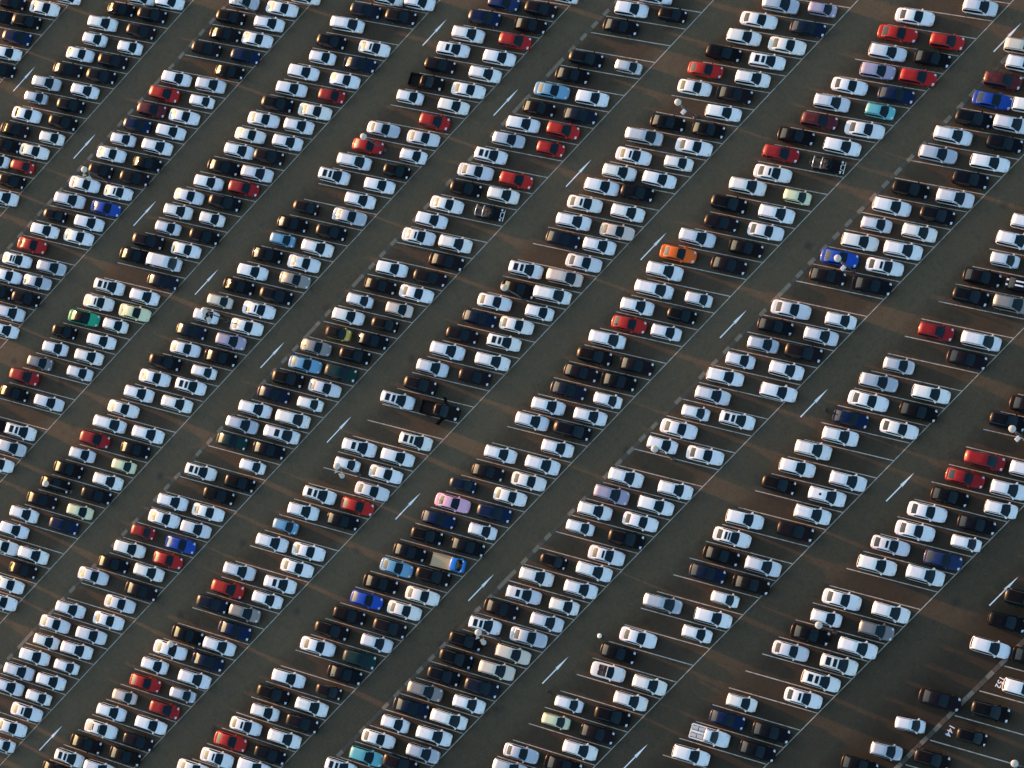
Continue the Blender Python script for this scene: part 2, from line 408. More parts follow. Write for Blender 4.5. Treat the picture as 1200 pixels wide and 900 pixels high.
def jeep():
    c = Car(4.10, 1.76, 1.75, 1.06, .98, 1.08, 1.04, .05, .08, .58, .66, .84, .8, .38)
    P = [p for p in c.parts() if p[0] not in ('roof', 'rear_window', 'side_window')]
    V, F = c.grid(c.body, [.06, .3, .56], [-.60, 0, .60], .012)
    P.append(('interior', ('trim',), V, F, None))
    for f in (.09, .36):
        P.append(('roll_bar', ('chrome',), *join(tube((c.X(f), -.68, 1.0), (c.X(f), -.66, 1.66), .05, .05), tube((c.X(f), .68, 1.0), (c.X(f), .66, 1.66), .05, .05), tube((c.X(f), -.70, 1.66), (c.X(f), .70, 1.66), .06, .06)), None))
    for y in (-.36, .36):
        P.append(('seat', ('trim',), *box(c.X(.46) - .28, c.X(.46) + .22, y - .25, y + .25, 1.05, 1.2, .06), None))
    P.append(('bull_bar', ('chrome',), *join(tube((c.X(1.0) + .16, -.78, .78), (c.X(1.0) + .16, .78, .78), .07, .07), tube((c.X(1.0) + .16, -.36, .78), (c.X(1.0) - .20, -.30, 1.08), .05, .05),
              tube((c.X(1.0) + .16, .36, .78), (c.X(1.0) - .20, .30, 1.08), .05, .05), tube((c.X(1.0) - .20, -.30, 1.08), (c.X(1.0) - .20, .30, 1.08), .05, .05)), None))
    P.append(('spare_wheel', ('tyre',), *join([tuple((c.X(0) - .14 + z, x, .95 + y)) for x, y, z in lathe([(.20, -.1), (.36, -.1), (.38, 0), (.36, .1), (.20, .1)])[0]] and ([tuple((c.X(0) - .14 + z, x, .95 + y)) for x, y, z in lathe([(.20, -.1), (.36, -.1), (.38, 0), (.36, .1), (.20, .1)])[0]], lathe([(.20, -.1), (.36, -.1), (.38, 0), (.36, .1), (.20, .1)])[1])), None))
    return P

def truck(box_body=False):
    c = Car(4.90, 1.74, 1.95, 1.12, 1.02, 1.18, .66, .665, .685, .86, .955, .86, .8, .33)
    c.tx = [0, .02, .645, .665, .80, .955, .985, 1.0]; c.tz = [.58, .62, .62, 1.10, 1.12, 1.14, 1.05, .88]
    P = c.parts('1' if box_body else '')
    x0, x1 = c.X(-.005), c.X(.650)
    if box_body:
        P.append(('cargo_box', ('paint',), *box(x0, x1, -.86, .86, .62, 2.02, .06), None))
    else:
        P.append(('flatbed', ('ply',), *box(x0, x1, -.88, .88, .66, .78), None))
        for sg in (-1, 1):
            P.append(('side_board', ('ply',), *box(x0, x1, min(sg * .82, sg * .87), max(sg * .82, sg * .87), .785, 1.04), None))
        P.append(('headboard', ('white',), *box(x1 - .10, x1 - .02, -.80, .80, .785, 1.30, .02), None))
    return P

def coupe_spoiler():
    P = SPEC['s1'].parts(); c = SPEC['s1']
    P.append(('spoiler', ('white',), *box(c.X(.125), c.X(.125) + .34, -.70, .70, 1.24, 1.30, .02), None))
    return P

def striped():
    c = SPEC['s0']; P = c.parts()
    for y in (-.28, .28):
        V, F = c.grid(c.cab, [c.xr1 + .01, (c.xr1 + c.xf1) / 2, c.xf1 - .01], [y - .10, y + .10], .016)
        V2, F2 = c.grid(c.body, [c.xf0 + .02, .80, .90], [y * 1.1 - .11, y * 1.1 + .11], .012)
        V3, F3 = c.grid(c.body, [.03, c.xr0 - .01], [y * 1.1 - .11, y * 1.1 + .11], .012)
        P.append(('racing_stripe', ('white',), *join((V, F), (V2, F2), (V3, F3)), None))
    return P

_cache = {}
def proto(code, n):
    """part list with meshes for a car code; n picks one of the look-alike bodies"""
    t, rf = code[1], code[2:]
    var = {'s': 3, 'v': 3, 'h': 2}.get(t, 1)
    key = (t, n % var, rf)
    if key not in _cache:
        if t in 'svhmn': P = SPEC['%s%d' % (t, n % var)].parts(rf)
        elif t == 'i': P = SPEC['v0'].parts('i')
        elif t == 'p': P = pickup(racks=(rf == 'r'))
        elif t == 'd': P = pickup(doors=True)
        elif t == 'o': P = convertible()
        elif t == 'j': P = jeep()
        elif t == 't': P = truck()
        elif t == 'u': P = truck(True)
        elif t == 'c': P = coupe_spoiler()
        elif t == 'x': P = striped()
        out = []
        for nm, mats, V, F, mi in P:
            ms = [PAINTS['w'][0] if k == 'paint' else FIXED[k] for k in mats]
            me = new_mesh(nm, V, F, ms, nm not in ('bed', 'flatbed', 'cargo_box', 'side_board', 'headboard', 'tailgate', 'bed_side', 'door', 'spoiler', 'seat', 'tool_chest', 'bed_cover'), mi)
            out.append((nm, mats, me))
        _cache[key] = out
    return _cache[key]

# ------------------------------------------------------------------ the lot: rows, stalls and what stands in them
# row: stall number + F (front, near the white edge line) or R (rear), x, y, colour and body code
BAY_X = dict(A=-93.57, B=-77.69, C=-62.43, D=-47.35, E=-31.87, F=-16.71, G=-1.67, H=13.70, I=28.69, J=43.99, K=59.22)
PHASE = dict(A=3.80, B=.78, C=-22.89, D=22.58, E=22.12, F=50.54, G=63.56, H=73.87, I=57.97, J=48.01, K=20.70)
PITCH = 2.8851; ANG = 0.53003; STALL_LEN = 11.65
CA, SA = math.cos(ANG), math.sin(ANG)
CARS = """
A:4F -93.75 -9.59 wh;5F -95.83 -13.34 ws;5R -100.80 -16.34 kv;6F -96.50 -16.54 kv;6R -100.77 -19.00 ks;7F -95.87 -19.17 nv;8F -95.47 -21.83 wv;9F -94.29 -24.12 ks
B:-1F -79.91 0.78 wv;-1R -84.00 -1.82 wv;0F -80.57 -2.31 kv;0R -85.45 -5.11 ks;1F -80.19 -5.08 kv;1R -86.11 -8.41 wv;2F -79.76 -7.82 wh;2R -85.30 -10.82 wh;3F -80.36 -10.89 kv;3R -85.55 -13.88 ws;4F -80.09 -13.58 kv;4R -85.46 -16.70 ks;5F -80.58 -16.81 wv;5R -86.46 -20.24 Sv;6F -80.73 -19.73 kv;6R -86.11 -22.79 Sh;7F -79.72 -22.18 kv;7R -85.54 -25.54 ws;8F -79.42 -24.93 wh;8R -85.36 -28.31 ks;9F -80.21 -28.17 ws;9R -84.68 -30.71 ks;10F -79.79 -30.82 rh;10R -83.92 -33.17 wh;11F -79.56 -33.44 kv;12F -78.73 -35.91 wv
C:-14F -63.29 15.22 wv;-13F -64.94 11.67 ws;-13R -70.38 8.47 Sv;-12F -64.78 8.96 wv;-12R -70.30 5.68 kv;-11F -64.54 6.23 ws;-11R -69.18 3.43 ks;-10F -64.17 3.45 nv;-10R -69.87 0.13 kv;-9F -64.37 0.37 ks;-8F -65.19 -2.85 wv;-8R -70.31 -5.83 wv;-7F -64.38 -5.28 wh;-7R -69.94 -8.51 rv;-6F -65.00 -8.62 ws;-6R -69.87 -11.39 mv;-5F -64.97 -11.45 wv;-5R -69.86 -14.35 nv;-4F -64.89 -14.25 wv;-4R -70.04 -17.24 wh;-3F -64.35 -16.93 ks;-3R -69.90 -19.94 ws;-2F -64.28 -19.63 kv;-2R -69.36 -22.59 kh;-1F -64.70 -22.76 ws1;-1R -69.88 -25.67 ws;0F -64.50 -25.59 bs;0R -69.88 -28.72 wv;1F -64.90 -28.76 wv;1R -69.90 -31.73 kh;2F -64.61 -31.23 ws;2R -69.68 -34.38 wv;3R -69.65 -37.20 rs;4F -64.51 -37.03 Sv;4R -69.84 -40.24 ws+;5F -64.76 -40.00 Ss;5R -69.23 -42.79 ws;6F -64.28 -42.80 kv;6R -68.50 -45.20 kv;7F -64.54 -45.84 wv;8F -63.40 -48.10 wv
D:-2F -48.93 25.82 wv;-2R -53.04 23.23 wv;-1F -49.57 22.64 kv;-1R -54.51 19.81 nv;0R -55.05 16.73 wm;1F -49.37 17.07 ws1;1R -55.17 13.56 kv;2F -49.44 14.18 ns;2R -54.55 11.11 wh;3F -49.41 11.18 ws;3R -55.26 7.83 wv;4F -49.27 8.48 rh;4R -54.88 5.07 wv;5F -49.62 5.31 ws;5R -54.84 2.28 kv;6F -49.90 2.36 wv;6R -54.91 -0.64 ws;7F -49.49 -0.29 wv;7R -54.78 -3.48 ws;8F -50.10 -3.49 kv;8R -54.33 -6.01 wv;9F -49.65 -6.27 wv;9R -54.59 -9.19 ks;10F -49.75 -9.04 rv;10R -54.64 -12.17 wv;11F -50.34 -12.27 kv;11R -55.50 -15.52 ws;12F -50.18 -15.16 wh;12R -55.09 -18.02 wv;13F -49.22 -17.55 kv;13R -54.55 -20.64 wh;14F -49.95 -20.76 ws;14R -55.43 -23.93 kv;15F -51.04 -24.11 wn;15R -55.59 -26.79 ks;16F -49.31 -26.11 ns;17F -49.75 -29.44 wv;17R -55.16 -32.35 wv+;18F -49.27 -32.00 ys;18R -54.77 -35.03 ws1;19F -50.13 -35.22 wh;19R -54.87 -38.04 esb;20F -50.17 -38.23 wv;20R -55.68 -41.43 kh;21F -49.88 -40.99 wv;21R -54.96 -43.98 wh;22F -49.22 -43.47 wh;22R -55.25 -47.02 gh;23R -55.54 -49.97 rv;24F -49.73 -49.61 wv;24R -55.08 -52.73 ks;26F -49.87 -55.36 wv+;26R -54.12 -57.84 ks;27F -49.26 -57.90 Sv;28F -48.92 -60.76 ws
E:-7F -32.74 40.02 wh;-6F -34.26 36.52 kv;-6R -39.17 33.66 Bv;-5F -33.80 34.03 ks;-5R -39.68 30.53 nv;-4F -33.77 31.21 rv;-4R -39.84 27.43 wv;-3F -33.93 28.13 wv;-3R -40.06 24.57 wv1;-2F -33.76 25.31 wv;-2R -39.89 21.85 kv;-1F -34.03 22.25 ws;-1R -39.68 19.01 kp;0F -34.05 19.35 wv;0R -39.95 16.03 wh;1F -34.55 16.17 rv;2F -34.15 13.52 ws;2R -39.64 10.46 Ss;3F -33.37 10.94 wh;3R -39.68 7.43 rs;4F -33.67 7.98 kh;4R -39.46 4.68 wm;5F -34.16 4.93 wv;5R -40.34 1.34 wv+;6F -34.78 1.68 wv;7F -34.32 -0.88 Ss;7R -40.16 -4.36 kh;8F -34.71 -4.08 kv;8R -40.19 -7.30 ks;9F -34.61 -6.92 wv;9R -39.47 -9.69 ch;10F -34.63 -9.74 ws;10R -39.79 -12.70 ks;11F -33.92 -12.13 gs;11R -39.66 -15.74 wv;12F -34.29 -15.40 kv;12R -39.79 -18.51 ks;13F -34.88 -18.54 ws1;13R -40.20 -21.76 th;14F -34.48 -21.34 ws;14R -40.34 -24.59 wh;15F -34.73 -24.25 lv;15R -40.49 -27.54 ns;16F -34.26 -26.83 ks;16R -39.28 -29.79 ws;17F -34.47 -29.82 wh;17R -40.16 -33.09 kv;18F -34.64 -32.57 wv+;18R -39.74 -35.68 ws;19F -34.28 -35.57 wv;19R -39.85 -38.77 wv;20R -40.10 -41.89 ws;21F -34.36 -41.39 wv;21R -39.90 -44.64 wm;22F -34.30 -44.20 ks;22R -40.18 -47.71 rv;23F -33.74 -46.81 yh;23R -39.95 -50.47 wh;24F -34.05 -49.94 wv;24R -40.09 -53.38 ks;25F -33.92 -52.52 kv;25R -39.99 -56.18 ks;26F -34.08 -55.74 yh;26R -39.89 -59.09 ks;27F -34.41 -58.76 nv;27R -40.36 -62.28 wv;28R -39.93 -64.89 wv;29F -34.79 -64.81 wv;29R -39.34 -67.53 ws;30F -34.50 -67.34 ks;31F -34.51 -70.24 ws;32F -33.54 -72.57 ws
F:-1R -22.89 48.02 wv;0F -19.15 47.75 kh;0R -24.20 44.67 wv;1R -23.63 42.14 ks;3F -18.63 39.13 Sh;3R -24.06 36.10 kv;4R -24.02 33.30 ks;5F -19.51 32.99 wv;5R -24.68 30.01 cs;6F -19.04 30.33 ns;6R -24.29 27.23 ks;7F -19.37 27.44 rv;7R -24.42 24.28 wv;8F -18.89 24.63 rh;8R -24.42 21.52 Sv;9R -24.79 18.39 wv+;10F -19.52 18.56 rv;10R -24.80 15.51 ws;11F -19.33 16.01 wv;11R -24.11 13.04 kv;12F -19.03 13.10 kj;12R -24.60 9.76 ws;13R -24.74 6.88 wv;14F -19.59 7.08 wv;14R -24.43 4.16 ws1;15F -18.86 4.61 ks;16F -18.98 1.57 kv;16R -24.10 -1.37 wv;17F -18.85 -1.19 ws;17R -23.66 -4.04 ks;18F -19.09 -4.26 th;18R -24.27 -7.33 wh;19F -19.01 -6.99 kh;19R -24.08 -9.98 wv;20F -18.83 -9.70 ks;20R -23.27 -12.45 Yhb;21F -19.18 -12.76 kv;21R -24.43 -15.98 gs;22F -18.92 -15.68 Ev;22R -23.88 -18.63 cs;23F -19.24 -18.73 ws;23R -24.23 -21.60 kv;24F -19.13 -21.55 wh;24R -24.35 -24.51 ns;25F -19.48 -24.63 wm;25R -24.77 -27.71 wv;26F -19.12 -27.17 wm1;26R -24.61 -30.45 Sv;27F -19.07 -29.94 ks;27R -24.14 -33.02 Es;28F -19.09 -33.03 wh;29F -18.86 -35.85 kv;29R -24.47 -39.05 wv+;30F -19.90 -39.17 kv;31F -19.37 -41.80 ws;31R -24.40 -44.67 wv;32F -19.03 -44.58 wv;32R -23.67 -47.11 ws;33F -19.10 -47.58 bc;33R -24.53 -50.46 rh;34F -18.93 -50.29 rs;34R -24.41 -53.51 wv;35F -19.72 -53.38 wv;35R -24.68 -56.63 ks;36F -18.70 -55.90 ks;36R -25.70 -59.90 ws;37F -19.73 -59.36 ws;38F -19.26 -62.06 ws;38R -24.75 -65.33 wv;39F -19.69 -65.27 wv;39R -24.99 -68.40 ws;40F -19.69 -68.08 wv;40R -24.11 -70.83 wh;41F -19.03 -70.63 wh;41R -23.87 -73.51 wv;42F -19.33 -73.69 wv;42R -24.00 -76.49 wv;43F -18.98 -76.43 wh;43R -23.58 -79.04 wv;44F -18.90 -79.15 ws1;45F -18.98 -82.25 ws;46F -18.02 -84.57 wh
G:0F -3.95 61.06 lh;0R -8.74 58.01 Sv;1F -3.69 58.16 ns;1R -9.54 54.74 ws;2F -4.13 54.82 ws;2R -9.43 51.92 wv;3F -4.68 51.71 wv+;3R -10.03 48.73 kv;4F -4.48 48.91 wv;4R -10.25 45.66 rs;5F -4.86 45.94 ks;5R -9.63 43.09 ws;6F -4.21 43.31 wv;7F -4.09 40.48 ks;7R -9.04 37.59 ks;8F -3.93 37.69 ws;8R -10.03 34.25 Sm;9F -3.90 34.90 wh;9R -9.33 31.52 ws1;10F -4.35 31.71 wv;10R -9.21 28.78 wv;11F -5.34 28.57 kv;11R -9.68 25.90 wv;12F -4.35 25.93 wv;12R -9.73 22.82 ws1;13F -3.61 23.30 ts;13R -9.13 20.22 wv;14F -4.05 20.41 wv;14R -8.57 17.65 ns;15F -4.04 17.47 ws;16F -4.49 14.44 tm;16R -9.42 11.49 wv+;17F -4.05 11.76 wm;17R -8.34 9.01 ks;18F -3.77 8.98 wh;18R -9.55 5.64 ws;19F -4.91 5.67 ws;19R -9.54 2.78 ns;20F -4.57 2.97 wv+;20R -9.73 -0.38 kv;21F -3.84 0.24 wv;21R -9.65 -3.15 wv;22F -4.21 -2.86 kv;22R -9.59 -6.15 wv;23R -9.09 -8.80 kv;24F -4.52 -9.14 kd;24R -10.06 -12.39 wv+;26F -4.00 -14.20 wv+;27F -4.40 -17.43 wv;27R -9.39 -20.38 wv1;28F -3.94 -20.07 ws;28R -8.93 -23.03 wh;29F -3.71 -22.93 ws;30F -3.73 -25.69 rs;30R -8.87 -28.54 wv+;31F -3.86 -28.49 ks;31R -9.01 -31.64 wv;32R -9.34 -34.73 ch;33F -4.40 -34.62 ws;33R -9.18 -37.57 wv;34F -4.00 -37.21 ws;35F -4.10 -40.32 wv1;35R -9.81 -43.48 wv;36F -3.97 -42.98 wv;36R -9.26 -46.24 rv;37F -5.04 -46.53 gv;37R -9.36 -49.15 nv;38F -4.39 -49.11 ns;39F -4.38 -52.03 wv;39R -9.04 -54.61 ks;40F -4.13 -54.65 ns;40R -9.37 -57.72 ws;41F -3.74 -57.49 wv;41R -9.44 -60.72 wh;42F -3.36 -60.08 Sh;42R -8.72 -63.27 rs;43F -3.87 -63.33 rv;43R -9.47 -66.62 th;44F -3.85 -66.20 wv;44R -9.41 -69.47 wv;45F -3.50 -68.98 kv;45R -8.83 -72.11 ws*;46F -3.47 -71.69 ks;46R -8.97 -75.04 ks;47F -4.83 -75.57 wv;47R -9.30 -78.07 wv+;48R -9.38 -80.55 ks
H:-1F 11.50 74.02 wv;0R 5.98 67.96 ws;1F 11.47 68.35 rv;1R 5.84 65.06 rs;2F 11.58 65.63 ks;2R 6.63 62.56 wv;3F 11.91 62.82 rv;3R 7.38 60.10 lv;4F 11.45 59.50 ns;4R 6.01 56.42 ws;5F 11.40 56.73 ah;5R 5.88 53.47 wv;6F 11.60 53.82 ws;6R 6.28 50.82 mv;7F 10.98 50.43 wv;7R 5.41 47.51 ks;8F 11.37 47.63 kj;8R 5.53 44.65 rv;9R 6.60 42.20 ws1;10F 11.35 42.23 yh;10R 5.37 38.90 wv;11F 10.85 38.97 wv;11R 5.16 35.75 kv;12F 11.40 36.49 ws;12R 6.14 33.36 kv;13F 11.01 33.29 ks;13R 5.20 29.96 wv;14F 10.93 30.33 ks;14R 4.79 26.84 os;15R 5.13 24.13 wv;16F 11.23 24.71 wh;16R 5.85 21.59 wm;17F 11.05 21.80 kh;17R 5.70 18.55 wv;18F 11.07 18.90 wh;18R 6.56 16.24 rs;19R 5.91 12.96 wm;20F 11.26 13.30 ks;20R 6.20 10.34 kv;21F 10.95 10.30 ks;21R 6.33 7.60 ks;22F 11.77 7.73 wh;22R 6.74 4.91 ns;23F 11.48 4.68 wv;23R 6.26 1.66 wv;24F 11.16 1.84 km;24R 6.06 -1.18 wv;25F 11.23 -1.10 wv;26F 11.36 -3.94 wv;26R 6.03 -7.04 wv;27F 11.50 -6.69 ws;27R 6.46 -9.81 ks;28F 11.12 -9.79 ws;28R 5.30 -13.28 nh;29F 11.17 -12.65 nv;29R 5.86 -15.91 Ps;30F 11.65 -15.35 wh;30R 5.99 -18.68 ns;31F 11.66 -18.14 ks;31R 6.46 -21.19 kv;32F 11.21 -21.43 Vt;32R 6.21 -24.37 ks;33F 11.05 -24.01 kv;33R 6.40 -27.00 cs;34F 11.81 -26.80 ws;34R 6.31 -29.96 ks;35F 11.36 -29.84 ws;35R 6.49 -32.75 bs;36F 11.66 -32.69 kv;36R 6.19 -35.84 kv;37F 11.74 -35.34 wv;37R 5.95 -38.83 kv;38F 11.62 -38.40 Ev;38R 5.98 -41.71 ws;39F 11.50 -41.28 ks;40F 11.68 -44.25 kh;40R 6.07 -47.45 wv;41F 11.28 -47.38 wv;41R 6.17 -50.29 kv;42F 11.96 -49.72 kv;42R 7.00 -52.74 wh;43F 11.61 -52.86 wv;43R 6.37 -55.97 ws1;44F 11.70 -55.77 kv;44R 6.25 -58.89 rs;45F 11.27 -58.57 wv;45R 6.49 -61.73 ws1;46R 5.20 -65.19 ws
I:-8R 19.31 73.92 tv;-7R 20.86 72.40 wv;-6R 20.40 69.32 mv;-5F 25.38 69.33 wv;-5R 21.17 66.77 bs;-4F 25.25 66.22 wv;-4R 21.06 63.65 kv;-3F 26.18 63.92 kv;-3R 20.69 60.50 wv;-2F 26.57 61.08 wv;-2R 20.92 57.67 Sv;-1F 26.25 58.07 kv;0F 26.53 55.24 wv;0R 21.50 52.39 kv;1F 26.43 52.32 kv;1R 21.33 49.31 wv;2F 26.31 49.34 wv;2R 21.50 46.48 wh;3F 26.37 46.47 wv;3R 21.50 43.61 wv;4F 26.12 43.52 ws1;4R 21.03 40.49 bs;5F 26.60 40.82 ks;5R 21.58 37.92 ks;7F 26.88 35.20 wh;7R 21.14 31.89 ws;8F 26.43 32.18 wv;8R 21.16 29.10 ks;9F 26.32 29.31 kv;9R 21.70 26.46 Sh;10F 26.27 26.30 wv;10R 20.95 23.11 wh;11F 27.50 23.74 wv;11R 20.99 20.34 wv;12R 21.53 17.65 wv;13F 26.15 17.72 wv+;13R 21.56 14.67 wh;14R 21.36 11.74 ws;15F 26.33 11.86 ws;15R 21.24 8.89 wh;17F 26.66 6.26 wv;17R 20.80 2.81 wv;18F 26.22 3.14 wv;18R 21.00 0.04 lv;19F 26.27 0.36 ws;19R 20.84 -2.92 wv;20F 26.55 -2.34 kv;20R 21.06 -5.68 wh;21F 26.13 -5.61 ws1;22F 26.45 -8.08 wv;22R 21.62 -11.02 kh;23F 26.79 -10.84 wv;23R 21.36 -13.98 wv;24F 26.78 -13.84 wh;24R 21.76 -16.77 wv1;25F 26.58 -16.80 wv;25R 20.85 -20.13 ks;26F 26.22 -19.84 Ss;26R 20.85 -23.05 wv+;27F 26.28 -22.76 tv;27R 20.47 -26.22 kv;28F 26.25 -25.62 tv;28R 21.20 -28.66 kv;29F 26.45 -28.52 nv;29R 21.59 -31.35 kv;30F 26.71 -31.17 wv;30R 21.22 -34.43 gv;31F 26.24 -34.36 wm;31R 21.36 -37.25 ns;32F 26.29 -37.26 wv;32R 21.34 -40.19 wh;33F 26.85 -39.81 Sv;33R 21.09 -43.18 ws;34F 25.68 -42.99 kv;34R 21.55 -45.86 av;35R 20.07 -49.39 wv+
J:-6R 35.55 59.00 wv;-5R 35.83 56.44 wv;-4R 36.67 53.93 wh;-3F 40.68 53.32 kx;-3R 36.09 50.62 ks;-2F 41.22 50.80 gv;-2R 36.72 48.07 kv;0F 41.62 45.15 wm;0R 36.67 42.25 rv;1F 41.90 42.44 ks;2R 36.31 36.27 Sh;3F 41.72 36.55 wv;3R 35.92 33.17 Sv;4F 42.14 33.99 ks;4R 36.65 30.71 ws;5F 41.95 30.95 ws;5R 36.61 27.71 ns;6R 37.25 25.34 wv;7R 35.98 21.88 wv;8F 41.90 22.26 wv;8R 36.09 18.98 wv;9F 41.39 19.18 wi;9R 35.95 15.99 kv;10F 41.64 16.41 wv;11F 41.57 13.51 kv;11R 35.86 10.04 wv;12R 36.31 7.39 ws+;13F 41.76 7.76 wv;13R 36.95 4.91 ks;14F 42.27 5.17 ks;14R 37.28 2.21 ns;15F 41.26 1.67 wh;16F 41.77 -0.98 wv;16R 35.94 -4.33 Sm;17F 41.74 -3.75 wh;18R 36.65 -9.49 ws;19R 36.21 -12.67 ks;20F 41.96 -12.31 wv;20R 36.94 -15.14 wo;21F 41.67 -15.37 wv;22F 41.41 -18.31 kv;22R 36.28 -21.42 wh;23F 41.57 -21.21 ks;23R 36.63 -24.06 yh;24F 41.43 -24.15 wv;25F 41.30 -27.10 ks;25R 36.23 -30.13 Ss;26R 36.62 -32.42 Sv
K:-10R 51.47 43.66 ks;-9R 50.90 40.58 kv;-7F 57.01 38.26 wv;-7R 52.29 35.47 rm;-6F 56.81 34.99 wv;-6R 52.03 32.39 rs;-5F 57.80 32.75 wh;-5R 52.29 29.55 ks;-4F 57.02 29.49 ks;-4R 51.64 26.42 ws;-3F 57.72 27.11 wh;-3R 52.21 23.83 ws;-2F 57.12 23.79 Bs;-2R 51.33 20.54 ws1;-1F 56.92 21.08 wv;-1R 51.83 17.78 wv;1F 57.11 15.14 wv;1R 51.73 11.93 ws;2F 57.39 12.41 gv;2R 51.95 9.08 wh;3F 57.28 9.40 wv;3R 51.97 6.32 ks;4F 57.09 6.43 wv+;4R 51.68 3.25 ws;5F 56.91 3.47 wv+;6F 56.85 0.55 ws1;7R 51.85 -5.32 wh;8F 57.03 -5.07 ks;8R 52.05 -7.99 ns;9F 57.42 -7.79 ks;9R 51.96 -10.89 wpr;10R 51.96 -14.20 wv
L:0X 67.29 27.31 kv;0X 67.73 24.10 kv;0X 68.48 20.66 wv;0X 68.62 12.23 ks;0X 68.28 7.73 wh@4;0X 68.45 3.59 Sh@2;0X 67.46 0.08 ks;0X 74.54 19.99 wv;0X 73.82 15.60 kv;0X 74.40 12.02 kh;0X 72.96 6.85 kv;0X 72.83 23.29 ks
"""

def project(p):
    d = np.asarray(p, float) - CAM_P; z = d @ CAM_F; k = LENS / 36.0 / z
    return .5 + (d @ CAM_R) * k, .5 - (d @ CAM_U) * k * 4 / 3      # 0..1 across, 0..1 down

def in_view(x, y, m=0.0, z=0.0):
    u, v = project((x, y, z)); return -m < u < 1 + m and -m * 1.3 < v < 1 + m * 1.3

TYPE = dict(s='sedan', v='SUV', h='hatchback', m='minivan', n='van', i='SUV', p='pickup', d='pickup', o='convertible', j='jeep', t='truck', u='truck', c='coupe', x='coupe')
cars = []
for ln in CARS.strip().splitlines():
    bay, rest = ln.split(':')
    if not rest: continue
    for it in rest.split(';'):
        a, x, y, c = it.split(' '); da = 0.0
        if '@' in c: c, da = c.split('@'); da = float(da)
        cars.append(dict(bay=bay, i=int(a[:-1]), z=a[-1], x=float(x), y=float(y), code=c, da=da))

occ = {(c['bay'], c['i'], c['z']): c for c in cars if c['bay'] != 'L'}
ORD = ['first', 'second', 'third', 'fourth', 'fifth', 'sixth', 'seventh', 'eighth', 'ninth', 'tenth', 'eleventh', 'twelfth', 'thirteenth', 'fourteenth', 'fifteenth',
       'sixteenth', 'seventeenth', 'eighteenth', 'nineteenth', 'twentieth'] + ['twenty-' + k for k in ('first', 'second', 'third', 'fourth', 'fifth', 'sixth', 'seventh', 'eighth', 'ninth')] + ['thirtieth'] + ['thirty-' + k for k in ('first', 'second', 'third', 'fourth', 'fifth', 'sixth', 'seventh', 'eighth', 'ninth')] + ['fortieth', 'forty-first', 'forty-second', 'forty-third', 'forty-fourth']
for c in cars:
    u, v = project((c['x'], c['y'], .8)); c['u'], c['v'] = u, v
    x, y, code = c['x'], c['y'], c['code']
    c['desc'] = COLOUR[code[0]] + (' sunroof' if len(code) > 2 and code[2] in '1+*' else '') + ' ' + TYPE[code[1]]
    c['short'] = COLOUR[code[0]] + ' ' + TYPE[code[1]]
    # size shown: footprint share inside the frame times nearness
    ins = 0
    for a in np.linspace(-.5, .5, 7):
        for b in (-.5, 0, .5):
            px = x + a * 4.6 * CA - b * 1.8 * SA; py = y + a * 4.6 * SA + b * 1.8 * CA
            ins += in_view(px, py, 0, .7)
    d = np.linalg.norm(np.array((x, y, .8)) - CAM_P)
    area = {'h': 3.75 * 1.62, 'm': 4.8 * 1.8, 'n': 5 * 1.85, 's': 4.75 * 1.8}.get(code[1], 4.6 * 1.82)
    c['show'] = ins / 21 * area / d ** 2.6
SPECIAL = set('pdojtucx')
view = [c for c in cars if c['show'] > 0]
common = sorted([c for c in view if c['code'][1] not in SPECIAL], key=lambda c: -c['show'])
single = common[:296] + [c for c in view if c['code'][1] in SPECIAL]
single_ids = {id(c) for c in single}

def row_phrase(c): return ORD['LKJIHGFEDCBA'.index(c['bay'])] + ' row from bottom right'
def nb(c, di, z=None):
    o = occ.get((c['bay'], c['i'] + di, z or c['z']))
    return o['short'] if o else 'empty space'
def cands(c):
    d, r = c['desc'], row_phrase(c)
    if c['bay'] == 'L': return []
    side = 'right of ' if c['z'] == 'F' else 'left of '
    p = nb(c, 0, 'R' if c['z'] == 'F' else 'F'); up = nb(c, -1); dn = nb(c, 1)
    return ['%s %s%s, %s' % (d, side, p, r), '%s below %s, %s' % (d, up, r), '%s above %s, %s' % (d, dn, r),
            '%s %s%s and below %s, %s' % (d, side, p, up, r), '%s %s%s and above %s, %s' % (d, side, p, dn, r),
            '%s between %s and %s, %s' % (d, up, dn, r)]
count = {}
for c in view:
    c['cand'] = cands(c)
    for k in set(c['cand']): count[k] = count.get(k, 0) + 1
files = {}
for c in view:
    if 0 < c['u'] < 1 and 0 < c['v'] < 1 and c['bay'] != 'L': files.setdefault((c['bay'], c['z']), []).append(c)
for f in files.values(): f.sort(key=lambda c: -c['i'])
def label_of(c):
    for k in c['cand']:
        if count[k] == 1 and len(k.split()) <= 16: return k
    f = files.get((c['bay'], c['z']), [])
    fl = 'right-hand' if c['z'] == 'F' else 'left-hand'
    n = f.index(c) if c in f else None
    pos = (ORD[n] + ' car from the bottom') if n is not None else ('cut by the ' + ('bottom' if c['v'] > .9 else 'top' if c['v'] < .1 else 'side') + ' edge')
    return '%s, %s, %s file, %s' % (c['desc'], pos, fl, row_phrase(c))
L_LABEL = {
    (0, 'Sh'): 'small silver hatchback standing left of the paved strip, nearest the bottom edge',
    (0, 'wh'): 'small white hatchback left of the paved strip, just above the silver one',
    (0, 'ks'): None,
}

# ------------------------------------------------------------------ ground, markings and paved strips
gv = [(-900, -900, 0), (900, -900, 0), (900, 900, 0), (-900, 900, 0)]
ground = put('asphalt_ground', new_mesh('asphalt_ground', gv, [(0, 1, 2, 3)], [M_ASPHALT], False)); tag(ground, kind='structure')

